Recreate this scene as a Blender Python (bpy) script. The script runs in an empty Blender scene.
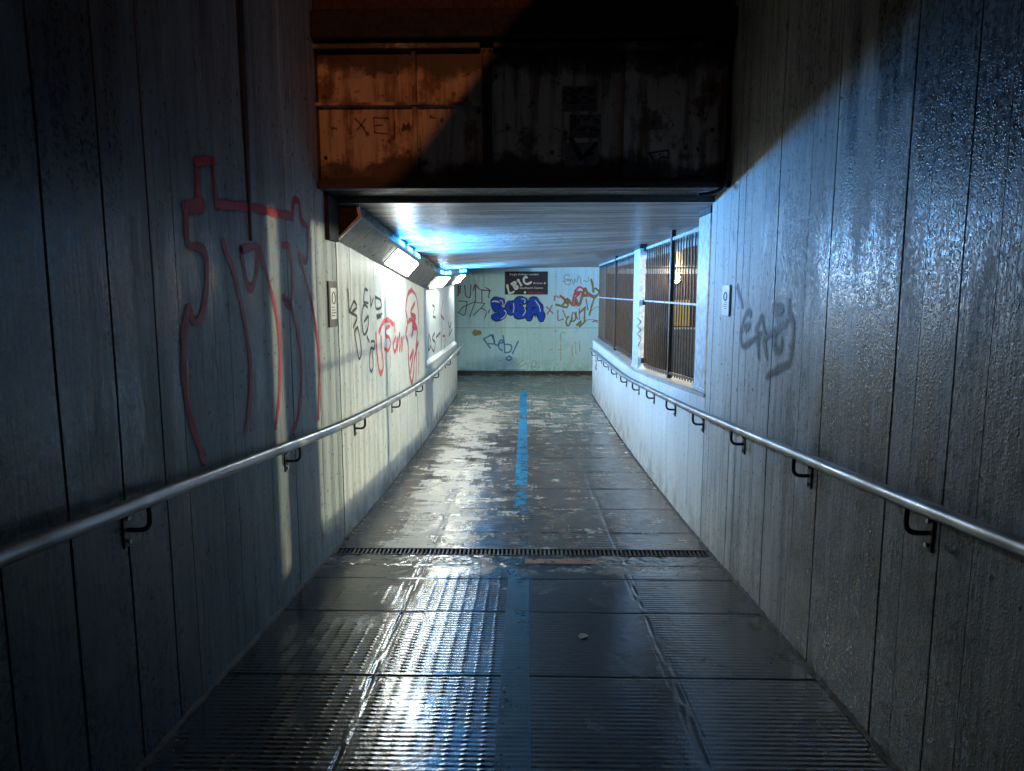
import bpy, math, random
import numpy as np
from mathutils import Vector, Matrix, Euler
random.seed(7); rng = np.random.default_rng(3)
R = math.radians
SC = bpy.context.scene
COL = SC.collection

# ------------------------------------------------------------------ measured place
F = 700.0                       # focal length in pixels
CAMZ = 2.0                      # lens height above the level tunnel floor
PITCH, YAW = R(7.6), R(1.146)
XL, XR = -1.355, 1.305          # faces of the two long walls
YP = 5.04                       # where the roof starts
YC = 13.7                       # where the passage opens to left and right
YE = 17.2                       # end wall
ZC = 2.60                       # ceiling
cam = bpy.data.objects.new('camera', bpy.data.cameras.new('camera'))
COL.objects.link(cam); SC.camera = cam
cam.location = (0, 0, CAMZ); cam.rotation_euler = (math.pi/2-PITCH, 0, YAW)
cam.data.sensor_width = 36; cam.data.lens = F/1024*36
cam.data.clip_end = 200; cam.data.clip_start = .02
RM = Euler((math.pi/2-PITCH, 0, YAW)).to_matrix()
def ray(u, v): return RM @ Vector(((u-512)/F, (385.5-v)/F, -1))
def on_x(u, v, X):
    d = ray(u, v); t = X/d.x; return Vector((X, d.y*t, CAMZ+d.z*t))
def on_y(u, v, Y):
    d = ray(u, v); t = Y/d.y; return Vector((d.x*t, Y, CAMZ+d.z*t))

_fy = np.array([-19, 2.25, 4.33, 5.04, 6.0, 7.0, 8.0, 8.9, 10, 40])
_fz = np.array([1.74, .34, .213, .155, .112, .073, .042, .018, 0, 0])
def zf(y):                      # floor level along the passage
    w = np.linspace(-.5, .5, 9); y = np.asarray(y, float)
    return np.mean([np.interp(y+k, _fy, _fz) for k in w], axis=0)
def zff(y): return float(zf(y))
def zl(y): return float(np.interp(y, [4.9, 7.25, 9.5, 10.5, 13.7, 17.2], [2.625, 2.475, 2.34, 2.325, 2.46, 2.56]))   # ceiling along the left
def zr(y): return float(np.interp(y, [4.9, 8.4, 13, 17.2], [2.62, 2.55, 2.55, 2.60]))                                   # and along the right
def zc(x, y): k = min(1, max(0, (x+1.36)/2.76)); return zl(y)*(1-k)+zr(y)*k

# ------------------------------------------------------------------ mesh helpers
class MB:
    def __init__(s): s.v = []; s.f = []; s.uv = None
    def add(s, vs, fs):
        b = len(s.v); s.v += [tuple(p) for p in vs]; s.f += [tuple(b+i for i in f) for f in fs]; return s
    def box(s, a, b):
        x0, y0, z0 = a; x1, y1, z1 = b
        return s.add([(x0,y0,z0),(x1,y0,z0),(x1,y1,z0),(x0,y1,z0),(x0,y0,z1),(x1,y0,z1),(x1,y1,z1),(x0,y1,z1)],
                     [(0,3,2,1),(4,5,6,7),(0,1,5,4),(1,2,6,5),(2,3,7,6),(3,0,4,7)])
    def prism_y(s, prof, y0, y1):       # prof: list of (x, z)
        n = len(prof)
        return s.add([(x,y0,z) for x,z in prof]+[(x,y1,z) for x,z in prof],
                     [tuple(range(n)), tuple(range(2*n-1,n-1,-1))]+[(i,(i+1)%n,n+(i+1)%n,n+i)[::-1] for i in range(n)])
    def tube(s, pts, r, n=14, cap=True):
        pts = [Vector(p) for p in pts]; rings = []
        up = Vector((0,0,1))
        for i, p in enumerate(pts):
            d = (pts[min(i+1,len(pts)-1)]-pts[max(i-1,0)]).normalized()
            a = d.cross(up)
            if a.length < .05: a = d.cross(Vector((0,1,0)))
            a.normalize(); b = a.cross(d)
            if i and rings:                # keep the frame from flipping
                pa = prev - d*prev.dot(d)
                if pa.length > .01: a = pa.normalized(); b = a.cross(d)
            prev = a
            rr = r[i] if isinstance(r, (list, tuple)) else r
            rings.append([p+a*rr*math.cos(2*math.pi*k/n)+b*rr*math.sin(2*math.pi*k/n) for k in range(n)])
        vs = [q for g in rings for q in g]; fs = []
        for i in range(len(rings)-1):
            for k in range(n): fs.append((i*n+k, i*n+(k+1)%n, (i+1)*n+(k+1)%n, (i+1)*n+k))
        if cap: fs += [tuple(range(n))[::-1], tuple(range((len(rings)-1)*n, len(rings)*n))]
        return s.add(vs, fs)
    def build(s, name, mat, parent=None, smooth=False, bevel=0, seg=2):
        me = bpy.data.meshes.new(name); me.from_pydata(s.v, [], s.f); me.update()
        if smooth:
            for p in me.polygons: p.use_smooth = True
        o = bpy.data.objects.new(name, me); COL.objects.link(o)
        if mat: me.materials.append(mat)
        if s.uv:
            l = me.uv_layers.new(name='UVMap')
            for lp in me.loops: l.data[lp.index].uv = s.uv[lp.vertex_index]
        if parent: o.parent = parent
        if bevel:
            m = o.modifiers.new('bevel', 'BEVEL'); m.width = bevel; m.segments = seg; m.limit_method = 'ANGLE'; m.angle_limit = R(40)
        return o
def catmull(P, per=6):
    P = [Vector(p) for p in P]
    if len(P) < 3: 
        return [P[0].lerp(P[1], i/per) for i in range(per+1)] if len(P) == 2 else P
    Q = [2*P[0]-P[1]]+P+[2*P[-1]-P[-2]]; out = []
    for i in range(1, len(Q)-2):
        a,b,c,d = Q[i-1:i+3]
        for k in range(per):
            t = k/per
            out.append(.5*((2*b)+(c-a)*t+(2*a-5*b+4*c-d)*t*t+(3*b-a-3*c+d)*t**3))
    out.append(P[-1]); return out
def empty(name, loc=(0,0,0)):
    o = bpy.data.objects.new(name, None); COL.objects.link(o); o.location = loc; o.empty_display_size = .1; return o
def tag(o, label=None, cat=None, group=None, kind=None):
    if label: o['label'] = label
    if cat: o['category'] = cat
    if group: o['group'] = group
    if kind: o['kind'] = kind
    return o
def text_mesh(body, size, place, bold=False):    # place: Matrix taking text (x right, y up) to world
    cu = bpy.data.curves.new('lettering', 'FONT'); cu.body = body; cu.size = size
    cu.offset = size*.03 if bold else 0
    to = bpy.data.objects.new('lettering', cu); COL.objects.link(to)
    bpy.context.view_layer.update()
    dg = bpy.context.evaluated_depsgraph_get()
    me = bpy.data.meshes.new_from_object(to.evaluated_get(dg))
    w = max((v.co.x for v in me.vertices), default=1)
    bpy.data.objects.remove(to); bpy.data.curves.remove(cu)
    me.transform(place); return me, w
def lettering(body, height, width, place, mat, parent):
    me, w = text_mesh(body, height/.7, Matrix())
    me.transform(Matrix.Diagonal((width/w if width else 1, 1, 1, 1))); me.transform(place)
    me.name = 'lettering'; me.materials.clear(); me.materials.append(mat)
    o = bpy.data.objects.new('lettering', me); COL.objects.link(o); o.parent = parent; return o

# ------------------------------------------------------------------ material helpers
class NT:
    def __init__(s, name):
        s.m = bpy.data.materials.new(name); s.m.use_nodes = True
        s.t = s.m.node_tree; s.t.nodes.clear()
        s.out = s.t.nodes.new('ShaderNodeOutputMaterial')
        s.b = s.t.nodes.new('ShaderNodeBsdfPrincipled'); s.t.links.new(s.b.outputs[0], s.out.inputs[0])
        s.co = s.t.nodes.new('ShaderNodeTexCoord').outputs['Object']
    def put(s, sock, val):
        if hasattr(val, 'links'): s.t.links.new(val, sock)
        elif isinstance(val, (tuple, list)) and len(val) == 3 and sock.type == 'RGBA': sock.default_value = (*val, 1)
        else: sock.default_value = val
    def map(s, scale, loc=(0,0,0), co=None):
        n = s.t.nodes.new('ShaderNodeMapping'); s.put(n.inputs[0], co or s.co)
        n.inputs['Scale'].default_value = scale; n.inputs['Location'].default_value = loc; return n.outputs[0]
    def noise(s, scale, co=None, detail=5, rough=.55, dist=0):
        n = s.t.nodes.new('ShaderNodeTexNoise'); s.put(n.inputs['Vector'], co or s.co)
        n.inputs['Scale'].default_value = scale; n.inputs['Detail'].default_value = detail
        n.inputs['Roughness'].default_value = rough; n.inputs['Distortion'].default_value = dist; return n.outputs[0]
    def voro(s, scale, co=None, feat='F1'):
        n = s.t.nodes.new('ShaderNodeTexVoronoi'); n.feature = feat; s.put(n.inputs['Vector'], co or s.co)
        n.inputs['Scale'].default_value = scale; return n.outputs[0]
    def ramp(s, x, a, b, lo=0., hi=1.):        # smooth clamp-map
        n = s.t.nodes.new('ShaderNodeMapRange'); n.interpolation_type = 'SMOOTHSTEP'
        s.put(n.inputs[0], x); n.inputs[1].default_value = a; n.inputs[2].default_value = b
        n.inputs[3].default_value = lo; n.inputs[4].default_value = hi; return n.outputs[0]
    def math(s, op, a, b=0., c=None):
        n = s.t.nodes.new('ShaderNodeMath'); n.operation = op; s.put(n.inputs[0], a); s.put(n.inputs[1], b)
        if c is not None: s.put(n.inputs[2], c)
        return n.outputs[0]
    def mix(s, f, a, b, mode='MIX'):
        n = s.t.nodes.new('ShaderNodeMix'); n.data_type = 'RGBA'; n.blend_type = mode
        s.put(n.inputs[0], f); s.put(n.inputs[6], a); s.put(n.inputs[7], b); return n.outputs[2]
    def sep(s, co=None):
        n = s.t.nodes.new('ShaderNodeSeparateXYZ'); s.put(n.inputs[0], co or s.co); return n.outputs
    def bump(s, h, strength=.5, dist=.01, prev=None):
        n = s.t.nodes.new('ShaderNodeBump'); s.put(n.inputs['Height'], h); n.inputs['Strength'].default_value = strength
        n.inputs['Distance'].default_value = dist
        if prev is not None: s.t.links.new(prev, n.inputs['Normal'])
        return n.outputs[0]
    def set(s, **k):
        for a, v in k.items():
            s.put(s.b.inputs[{'col':'Base Color','rough':'Roughness','metal':'Metallic','normal':'Normal','spec':'Specular IOR Level',
                              'alpha':'Alpha','coat':'Coat Weight','crough':'Coat Roughness','emit':'Emission Color','estr':'Emission Strength'}[a]], v)
        return s.m

def concrete(name, cA, cB, soak_shade=None, paint=None, dark=(.05,.05,.05), dirt=.35, wet=.0, wet_at=.5, rough=.6, bump=.35, drops=0., rust=0., green=0., low=.25):
    m = NT(name)
    big = m.noise(1.1, detail=6); stk = m.noise(1, m.map((10,10,.45)), detail=8, rough=.65)
    stk2 = m.noise(1, m.map((34,34,1.1)), detail=5); fine = m.noise(55, detail=4)
    grain = m.noise(1, m.map((60,60,3.5)), detail=4)
    f = m.ramp(m.math('ADD', m.math('MULTIPLY', big, .55), m.math('MULTIPLY', stk, .45)), .36, .64)
    col = m.mix(f, cA, cB)
    if paint:                                   # worn pale paint that also puts the lit tunnel mouth's brightness into colour
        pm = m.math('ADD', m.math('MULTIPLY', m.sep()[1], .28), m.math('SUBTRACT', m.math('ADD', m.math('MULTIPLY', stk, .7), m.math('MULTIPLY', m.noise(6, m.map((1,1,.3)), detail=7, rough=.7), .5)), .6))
        lit_paint = m.ramp(pm, paint[1]*.28, paint[2]*.28, 0, .9); col = m.mix(lit_paint, col, paint[0])
    col = m.mix(m.ramp(stk2, .52, .72, 0, dirt), col, dark)                         # run marks
    col = m.mix(m.ramp(m.noise(7, m.map((1,1,.35)), detail=7, rough=.7), .58, .72, 0, dirt*1.3), col, dark)   # stains
    pore = m.ramp(m.noise(26, detail=2), .30, .36, .8, 0)
    col = m.mix(pore, col, dark)
    z = m.sep()[2]
    col = m.mix(m.math('MULTIPLY', m.ramp(z, .0, .55, 1, 0), m.ramp(m.noise(5, detail=6), .42, .62, 0, low)), col, (.05,.045,.035))  # splash dirt
    if rust: col = m.mix(m.math('MULTIPLY', m.ramp(z, .1, .9, 1, .2), m.ramp(m.noise(1, m.map((14,14,1.0)), detail=6), .60, .72, 0, rust)), col, (.30,.16,.06))
    if green: col = m.mix(m.math('MULTIPLY', m.ramp(z, .2, 1.3, 1, 0), m.ramp(m.noise(2.2, detail=6), .48, .68, 0, green)), col, (.05,.055,.025))
    rg = m.math('ADD', m.ramp(fine, .3, .7, rough-.1, rough+.1), 0.)
    nrm = m.bump(m.math('ADD', m.math('MULTIPLY', grain, .7), m.math('MULTIPLY', fine, .45)), bump, .006)
    if wet:
        w = m.ramp(m.math('ADD', m.math('MULTIPLY', m.noise(1, m.map((5,5,.7), (3,1,0)), detail=8, rough=.65), .65), m.math('MULTIPLY', big, .35)), wet_at-.06, wet_at+.06)
        if soak_shade: w = m.ramp(m.math('ADD', m.math('ADD', m.math('MULTIPLY', m.noise(1, m.map((5,5,.7), (3,1,0)), detail=8, rough=.65), .65), m.math('MULTIPLY', big, .35)), m.ramp(m.sep()[1], soak_shade[0], soak_shade[1], .05, -.13)), wet_at-.07, wet_at+.07)  # wet darkening grows away from the mouth, with the ramp's gloom painted in
        col = m.mix(m.math('MULTIPLY', w, wet), col, m.mix(.8, col, (.012,.013,.015)))
        rg = m.math('SUBTRACT', rg, m.math('MULTIPLY', w, rough*.45))
    if drops:
        d = m.voro(190, m.map((1,1,.8))); dm = m.math('MULTIPLY', m.ramp(d, .1, .5, 1, 0), m.ramp(m.noise(20, detail=4), .42, .6))
        sm = m.math('MULTIPLY', m.ramp(m.noise(48, m.map((1,1,.5), (5,5,5)), detail=6, rough=.75), .47, .60), m.ramp(m.noise(1, m.map((3.5,3.5,.8), (7,0,0)), detail=6, rough=.6), .46, .58, .25, 1))
        col = m.mix(m.math('MULTIPLY', m.math('MULTIPLY', sm, drops*3.3), m.math('SUBTRACT', 1, lit_paint) if paint else 1.0), col, (.014,.015,.017))
        d2 = m.voro(95, m.map((1,1,.8), (2,2,2))); dm2 = m.ramp(d2, .05, .45, 1, 0)
        nrm = m.bump(m.math('ADD', dm, dm2), drops, .006, nrm)
    return m.set(col=col, rough=rg, normal=nrm, spec=.5)

def plain(name, col, rough=.5, metal=0., var=.25, nscale=18, bump=.1, dirt=None, damt=.6):
    m = NT(name); n = m.noise(nscale, detail=6)
    c = m.mix(m.ramp(n, .3, .7), tuple(x*(1-var) for x in col), tuple(min(1, x*(1+var)) for x in col))
    if dirt: c = m.mix(m.ramp(m.noise(nscale*.4, detail=8, rough=.7), .5, .68, 0, damt), c, dirt)
    return m.set(col=c, rough=m.ramp(m.noise(nscale*2), .3, .7, max(.05, rough-.12), rough+.12), metal=metal, normal=m.bump(n, bump, .004))

def emitter(name, col, strength):
    m = NT(name); m.set(col=(.8,.8,.8), emit=col, estr=strength); return m.m

def spray(name, col, alpha=.9, soft=.5, hole=.35, rough=.55):
    m = NT(name)
    uv = m.t.nodes.new('ShaderNodeUVMap').outputs[0]
    v = m.sep(uv)[1]
    edge = m.math('SUBTRACT', 1, m.math('ABSOLUTE', m.math('SUBTRACT', m.math('MULTIPLY', v, 2), 1)))
    edge = m.math('ADD', edge, m.math('MULTIPLY', m.math('SUBTRACT', m.noise(60, detail=3), .5), .5))
    a = m.ramp(edge, .05, soft, 0, alpha)
    h = m.ramp(m.noise(1, m.map((90,90,14)), detail=4), .3, .62, 1-hole, 1)
    return m.set(col=col, rough=rough, alpha=m.math('MULTIPLY', a, h), spec=.4)

_layer = [0]
def strokes(name, lines, mat, proj, normal, width, parent, label=None):
    """paint strokes lying on a wall; proj maps a pixel of the photograph to a point of that wall"""
    mb = MB(); mb.uv = []
    for ln in lines:
        w = width
        if isinstance(ln, dict): w = ln['w']; ln = ln['p']
        P = catmull([proj(u, v) for u, v in ln], 6)
        P = [p for i, p in enumerate(P) if i == 0 or (p-P[i-1]).length > 1e-4]
        if len(P) < 2: continue
        a = (P[0]-P[1]).normalized()*w*.35; b = (P[-1]-P[-2]).normalized()*w*.35
        P = [P[0]+a]+P+[P[-1]+b]
        _layer[0] += 1; off = normal*(.0024+.00006*(_layer[0] % 34))
        L = 0; base = len(mb.v); vs = []; fs = []
        for i, p in enumerate(P):
            d = (P[min(i+1, len(P)-1)]-P[max(i-1, 0)]).normalized(); s = d.cross(normal).normalized()
            if i: L += (p-P[i-1]).length
            k = .18 if i in (0, len(P)-1) else .5*(1+.12*math.sin(L*31+base))
            vs += [p+s*w*k+off, p+off, p-s*w*k+off]; mb.uv += [(L, 0.0 if 0 < i < len(P)-1 else .2), (L, .5 if 0 < i < len(P)-1 else .2), (L, 1.0 if 0 < i < len(P)-1 else .8)]
        for i in range(len(P)-1):
            for k in (0, 1): fs.append((i*3+k, i*3+k+1, i*3+k+4, i*3+k+3))
        mb.add(vs, fs)
    o = mb.build(name, mat, parent)
    if label: o['label'] = label
    return o
def crop(x0, y0, s, *lines):
    out = []
    for l in lines:
        w = None
        if isinstance(l, dict): out.append({'w': l['w'], 'p': [(x0+x/s, y0+y/s) for x, y in l['p']]})
        else: out.append([(x0+x/s, y0+y/s) for x, y in l])
    return out

# ------------------------------------------------------------------ materials
M = {}
M['left_wall'] = concrete('left approach concrete', (.115,.15,.165), (.22,.26,.275), soak_shade=(1.6, 4.4), paint=((.40,.45,.45), 2.9, 5.0), dark=(.03,.032,.035), dirt=.5, wet=.75, wet_at=.50, rough=.55, bump=.22, drops=.05, low=.5)
M['right_wall'] = concrete('right approach concrete', (.25,.265,.275), (.50,.52,.53), soak_shade=(2.2, 4.6), paint=((.60,.62,.60), 3.2, 4.9), dark=(.03,.03,.032), dirt=.55, wet=.95, wet_at=.515, rough=.55, bump=.42, drops=.24, green=.5, low=.5)
M['paint_wall'] = concrete('pale painted concrete', (.50,.56,.56), (.66,.70,.68), dark=(.20,.21,.19), dirt=.35, rough=.42, bump=.3, rust=.25, low=.6)
M['paint_right'] = concrete('pale painted low wall', (.58,.63,.63), (.72,.75,.73), dark=(.25,.24,.20), dirt=.25, rough=.42, bump=.25, rust=.35, low=.5)
M['end_wall'] = concrete('blue painted end wall', (.40,.70,.82), (.48,.78,.89), dark=(.22,.32,.35), dirt=.25, rough=.4, bump=.15, low=.3)
M['ledge'] = plain('pale ledge paint', (.55,.58,.57), .4, dirt=(.3,.3,.27), damt=.4)
M['sill'] = plain('weathered sill', (.34,.345,.335), .5, dirt=(.16,.14,.12), damt=.5)
M['gap'] = plain('joint shadow filler', (.012,.012,.012), .8)
M['bitumen'] = plain('black joint sealant', (.012,.011,.011), .55, var=.4, bump=.5)
M['steel_dark'] = plain('dark painted steel', (.018,.016,.015), .42, dirt=(.05,.022,.012))
M['steel_black'] = plain('black bracket steel', (.012,.012,.013), .4)
M['flange'] = plain('worn steel flange', (.03,.028,.026), .6, .0, dirt=(.02,.012,.008))
_g = NT('galvanised handrail'); M['galv'] = _g.set(col=_g.mix(_g.ramp(_g.noise(5, detail=6), .4, .65), (.40,.41,.42), (.27,.26,.25)), metal=.8, rough=_g.ramp(_g.noise(3.3, _g.map((1,1,1)), detail=5), .35, .65, .33, .50))
M['housing'] = plain('grey light housing', (.13,.133,.137), .38, .15, var=.15, nscale=9, dirt=(.10,.09,.08), damt=.45)
M['housing_edge'] = plain('bright housing edge', (.62,.63,.62), .35, .1, dirt=(.25,.22,.2), damt=.4)
M['slot_off'] = plain('unlit slot lens', (.05,.06,.08), .25)
M['rust_brown'] = plain('rust brown plate', (.022,.013,.010), .7, dirt=(.015,.01,.008))
M['lamp'] = emitter('lit white diffuser', (.97,1.0,.86), 56)
M['slot'] = emitter('lit blue slot', (.02,.32,1.0), 45)
M['warm_bulb'] = emitter('warm lamp bulb', (1.0,.72,.36), 160)
M['warm_bulb2'] = emitter('outside lamp lens', (1.0,.92,.62), 12500)
M['bar'] = plain('rusty screen bar', (.08,.066,.056), .4, .4, var=.3, nscale=8, dirt=(.10,.045,.02), damt=.7)
M['bar_rail'] = plain('pale screen rail', (.40,.42,.44), .35, .3)
M['post'] = plain('painted screen post', (.55,.60,.63), .4, dirt=(.2,.2,.2), damt=.3)
M['plate_grey'] = plain('grey plate', (.13,.125,.12), .5)
M['white'] = plain('white enamel', (.72,.72,.72), .4, var=.05)
M['ink'] = plain('dark print', (.02,.02,.025), .5)
M['navy'] = plain('navy sign face', (.006,.008,.022), .65, var=.1)
M['signwhite'] = plain('white sign lettering', (.75,.75,.78), .5, var=.05)
M['signred'] = plain('red sign lettering', (.5,.03,.05), .5, var=.05)
M['tan'] = plain('tan outside wall', (.085,.052,.033), .7, dirt=(.07,.04,.025))
M['yellow'] = plain('yellow panel', (.55,.36,.06), .5, var=.1)
M['paper'] = plain('grey poster paper', (.16,.14,.13), .7, nscale=30, dirt=(.05,.04,.04))
M['red_brown'] = plain('dark red brown cladding', (.03,.009,.006), .7)
M['skirt'] = plain('black wet skirting', (.025,.027,.027), .3)

def ceiling_mat():
    m = NT('board marked ceiling')
    pl = m.map((.45, 11, 1)); stk = m.noise(1, pl, detail=8, rough=.7)
    fine = m.noise(1, m.map((5,60,5)), detail=4)
    col = m.mix(m.ramp(stk, .35, .65), (.15,.15,.145), (.58,.58,.57))
    col = m.mix(m.ramp(m.noise(2.5, detail=8, rough=.7), .55, .7, 0, .5), col, (.10,.085,.06))
    y = m.sep()[1]
    saw = m.math('FRACT', m.math('MULTIPLY', y, 5.2)); groove = m.ramp(saw, .0, .08, 1, 0)
    col = m.mix(m.math('MULTIPLY', groove, .8), col, (.05,.045,.04))
    n = m.bump(m.math('SUBTRACT', m.math('ADD', m.math('ADD', m.math('MULTIPLY', stk, 1.3), m.math('MULTIPLY', m.noise(9, detail=6, rough=.7), 2.0)), fine), m.math('MULTIPLY', groove, .8)), .9, .016)
    return m.set(col=col, rough=.30, normal=n)
M['ceiling'] = ceiling_mat()

def steel_plate():
    m = NT('rusting cream steel plate')
    a = m.noise(3.2, detail=9, rough=.68); b = m.noise(11, detail=7, rough=.7); run = m.noise(1, m.map((16,16,1.6)), detail=7, rough=.65)
    col = m.mix(m.ramp(a, .3, .7), (.48,.40,.33), (.62,.53,.45))
    col = m.mix(m.ramp(m.math('ADD', m.math('MULTIPLY', run, .7), m.math('MULTIPLY', a, .3)), .46, .60, 0, .85), col, (.15,.065,.03))
    col = m.mix(m.ramp(a, .52, .62, 0, .85), col, (.12,.05,.025))
    col = m.mix(m.ramp(b, .575, .64, 0, .95), col, (.022,.013,.01))
    col = m.mix(m.ramp(m.voro(7.5, m.map((1,1,.8))), .05, .16, .9, 0), col, (.02,.012,.01))
    z = m.sep()[2]
    edge = m.math('MAXIMUM', m.ramp(z, 2.74, 3.0, 1, 0), m.ramp(z, 3.25, 3.5, 0, 1))
    col = m.mix(m.ramp(m.math('ADD', m.math('MULTIPLY', edge, .24), m.math('ADD', m.math('MULTIPLY', m.noise(2.1, m.map((1,1,1.4), (4,0,1)), detail=8, rough=.62), .62), m.math('ADD', m.math('MULTIPLY', b, .14), m.math('MULTIPLY', run, .10)))), .525, .635, 0, .93), col, (.022,.014,.011))
    return m.set(col=col, rough=.5, normal=m.bump(b, .3, .006))
M['steel_plate'] = steel_plate()

def floor_mat(name, ramp_part):
    m = NT(name)
    x, y, z = m.sep()
    big = m.noise(1.6, detail=6); mid = m.noise(6, detail=7, rough=.65); fine = m.noise(45, detail=4)
    if ramp_part:
        col = m.mix(m.ramp(mid, .35, .65), (.006,.006,.006), (.018,.016,.014))
        col = m.mix(m.math('MULTIPLY', m.ramp(x, -.7, -1.2), m.ramp(mid, .4, .65, 0, .5)), col, (.07,.05,.035))  # brown on the left paints in the brighter lit side of the ramp
        top = m.math('MULTIPLY', m.ramp(y, 4.22, 4.34), m.ramp(m.math('ADD', m.math('MULTIPLY', mid, .6), m.math('MULTIPLY', big, .4)), .47, .56))
        col = m.mix(m.math('MULTIPLY', top, .75), col, (.22,.19,.16))
        rg = m.math('ADD', m.ramp(m.math('ADD', m.math('MULTIPLY', mid, .5), m.math('MULTIPLY', m.noise(2.6, m.map((1,1,1), (2,7,0)), detail=6, rough=.65), .5)), .46, .64, .05, .30), m.math('MULTIPLY', top, .12))
        n = m.bump(m.noise(130, detail=3), .22, .003)
    else:
        col = m.mix(m.ramp(mid, .35, .65), (.032,.022,.016), (.125,.085,.058))
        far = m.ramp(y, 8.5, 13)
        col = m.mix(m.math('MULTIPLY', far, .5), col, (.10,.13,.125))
        blocks = m.noise(1, m.map((2.6, 3.6, 1)), detail=10, rough=.74)
        lines = m.math('ADD', m.math('MULTIPLY', m.noise(1, m.map((1.5, 40, 1)), detail=4), .6), m.math('MULTIPLY', m.noise(1, m.map((34, 1.2, 1)), detail=3), .4))
        p = m.math('ADD', m.math('MULTIPLY', blocks, .68), m.math('MULTIPLY', lines, .32))
        lamp_lane = m.math('MULTIPLY', m.ramp(m.math('ABSOLUTE', m.math('ADD', x, .75)), .12, .5, .095, 0), m.ramp(y, 13, 11))  # lamp's bright band on the floor, painted as a pale bias
        band = m.math('MULTIPLY', m.math('MULTIPLY', m.ramp(y, 9.3, 10.3), m.ramp(y, 14.0, 13.2)), .05)
        p = m.math('ADD', p, m.math('ADD', lamp_lane, band))
        worn = m.ramp(p, .555, .585)  # worn patches plus the painted lamp band
        col = m.mix(m.math('MULTIPLY', worn, .95), col, m.mix(fine, (.32,.29,.24), (.55,.50,.42)))  # worn patches and the painted lamp band share this pale colour
        rg = m.math('ADD', m.ramp(m.math('ADD', m.math('MULTIPLY', mid, .5), m.math('MULTIPLY', big, .5)), .40, .60, .04, .30), m.math('MULTIPLY', worn, .15))
        rib = m.math('SINE', m.math('MULTIPLY', y, 2*math.pi/.03))
        n = m.bump(m.math('ADD', m.math('MULTIPLY', m.math('MULTIPLY', rib, m.ramp(blocks, .35, .55)), .35), m.math('ADD', m.math('MULTIPLY', worn, .5), m.math('MULTIPLY', mid, .8))), .20, .008)
        n = m.bump(fine, .1, .004, n)
    return m.set(col=col, rough=rg, normal=n, spec=.6)
M['ramp'] = floor_mat('wet ribbed ramp concrete', True)
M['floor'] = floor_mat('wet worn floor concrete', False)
def line_mat():
    m = NT('worn blue line paint')
    y = m.sep()[1]
    w = m.math('ADD', m.math('MULTIPLY', m.noise(9, detail=8, rough=.7), .6), m.math('MULTIPLY', m.noise(1, m.map((5,1.4,1)), detail=5), .4))
    hole = m.math('ADD', m.math('MULTIPLY', m.ramp(y, 3.9, 4.9, -.085, .13), m.ramp(y, 7.0, 5.4)), m.math('MULTIPLY', m.ramp(y, 5.6, 9.5), -.035))
    ribw = m.math('MULTIPLY', m.math('MULTIPLY', m.math('SINE', m.math('MULTIPLY', y, 2*math.pi/.03)), m.noise(5, detail=4)), .05)
    a = m.ramp(m.math('ADD', m.math('ADD', w, hole), m.math('ADD', ribw, m.math('MULTIPLY', m.math('SUBTRACT', m.noise(60, detail=4), .5), .16))), .455, .60, .9, 0.0)
    col = m.mix(m.noise(14), (.008,.15,.34), (.025,.27,.50))
    return m.set(col=col, rough=.55, alpha=a, spec=.12, normal=m.bump(m.noise(40), .1, .003))
M['line'] = line_mat()
def mortar_mat():
    m = NT('terracotta mortar strip'); n = m.noise(14, detail=8, rough=.7)
    return m.set(col=m.mix(m.ramp(n, .4, .6), (.30,.13,.06), (.20,.10,.06)), rough=.35, alpha=m.ramp(n, .62, .55), normal=m.bump(n, .3, .004))
M['mortar'] = mortar_mat()
M['fillet'] = plain('wet gritty mortar fillet', (.016,.015,.013), .75, var=.5, nscale=30, bump=.5)

SP = lambda n, c, **k: spray(n, c, **k)
S_red = SP('dark red spray', (.46,.010,.03), alpha=.97, soft=.65, hole=.15)
S_bred = SP('bright red spray', (.72,.05,.04), alpha=.85, soft=.6, hole=.45)
S_crim = SP('crimson spray', (.55,.03,.08), alpha=.8, soft=.7, hole=.4)
S_black = SP('black marker paint', (.02,.022,.028), alpha=.9, soft=.5, hole=.3)
S_grey = SP('faded black spray', (.010,.010,.011), alpha=.95, soft=.9, hole=.4)
S_purple = SP('purple spray', (.16,.06,.16), alpha=.85, soft=.6)
S_pink = SP('pink spray', (.62,.22,.36), alpha=.7, soft=.8)
S_olive = SP('olive spray', (.26,.20,.04), alpha=.9, soft=.6)
S_blue = SP('blue marker paint', (.04,.24,.62), alpha=.95, soft=.5)
S_navy = SP('navy outline paint', (.006,.012,.07), alpha=1, soft=.18, hole=0)
S_fill = SP('royal blue fill paint', (.006,.07,.62), alpha=1, soft=.18, hole=0, rough=.8)
S_white = SP('white spray', (.75,.80,.85), alpha=.95, soft=.5, hole=.15)
S_scuff = SP('white scuff', (.72,.78,.78), alpha=.7, soft=.9, hole=.6)
S_orange = SP('orange spray', (.6,.22,.06), alpha=.7, soft=.9)

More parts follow.
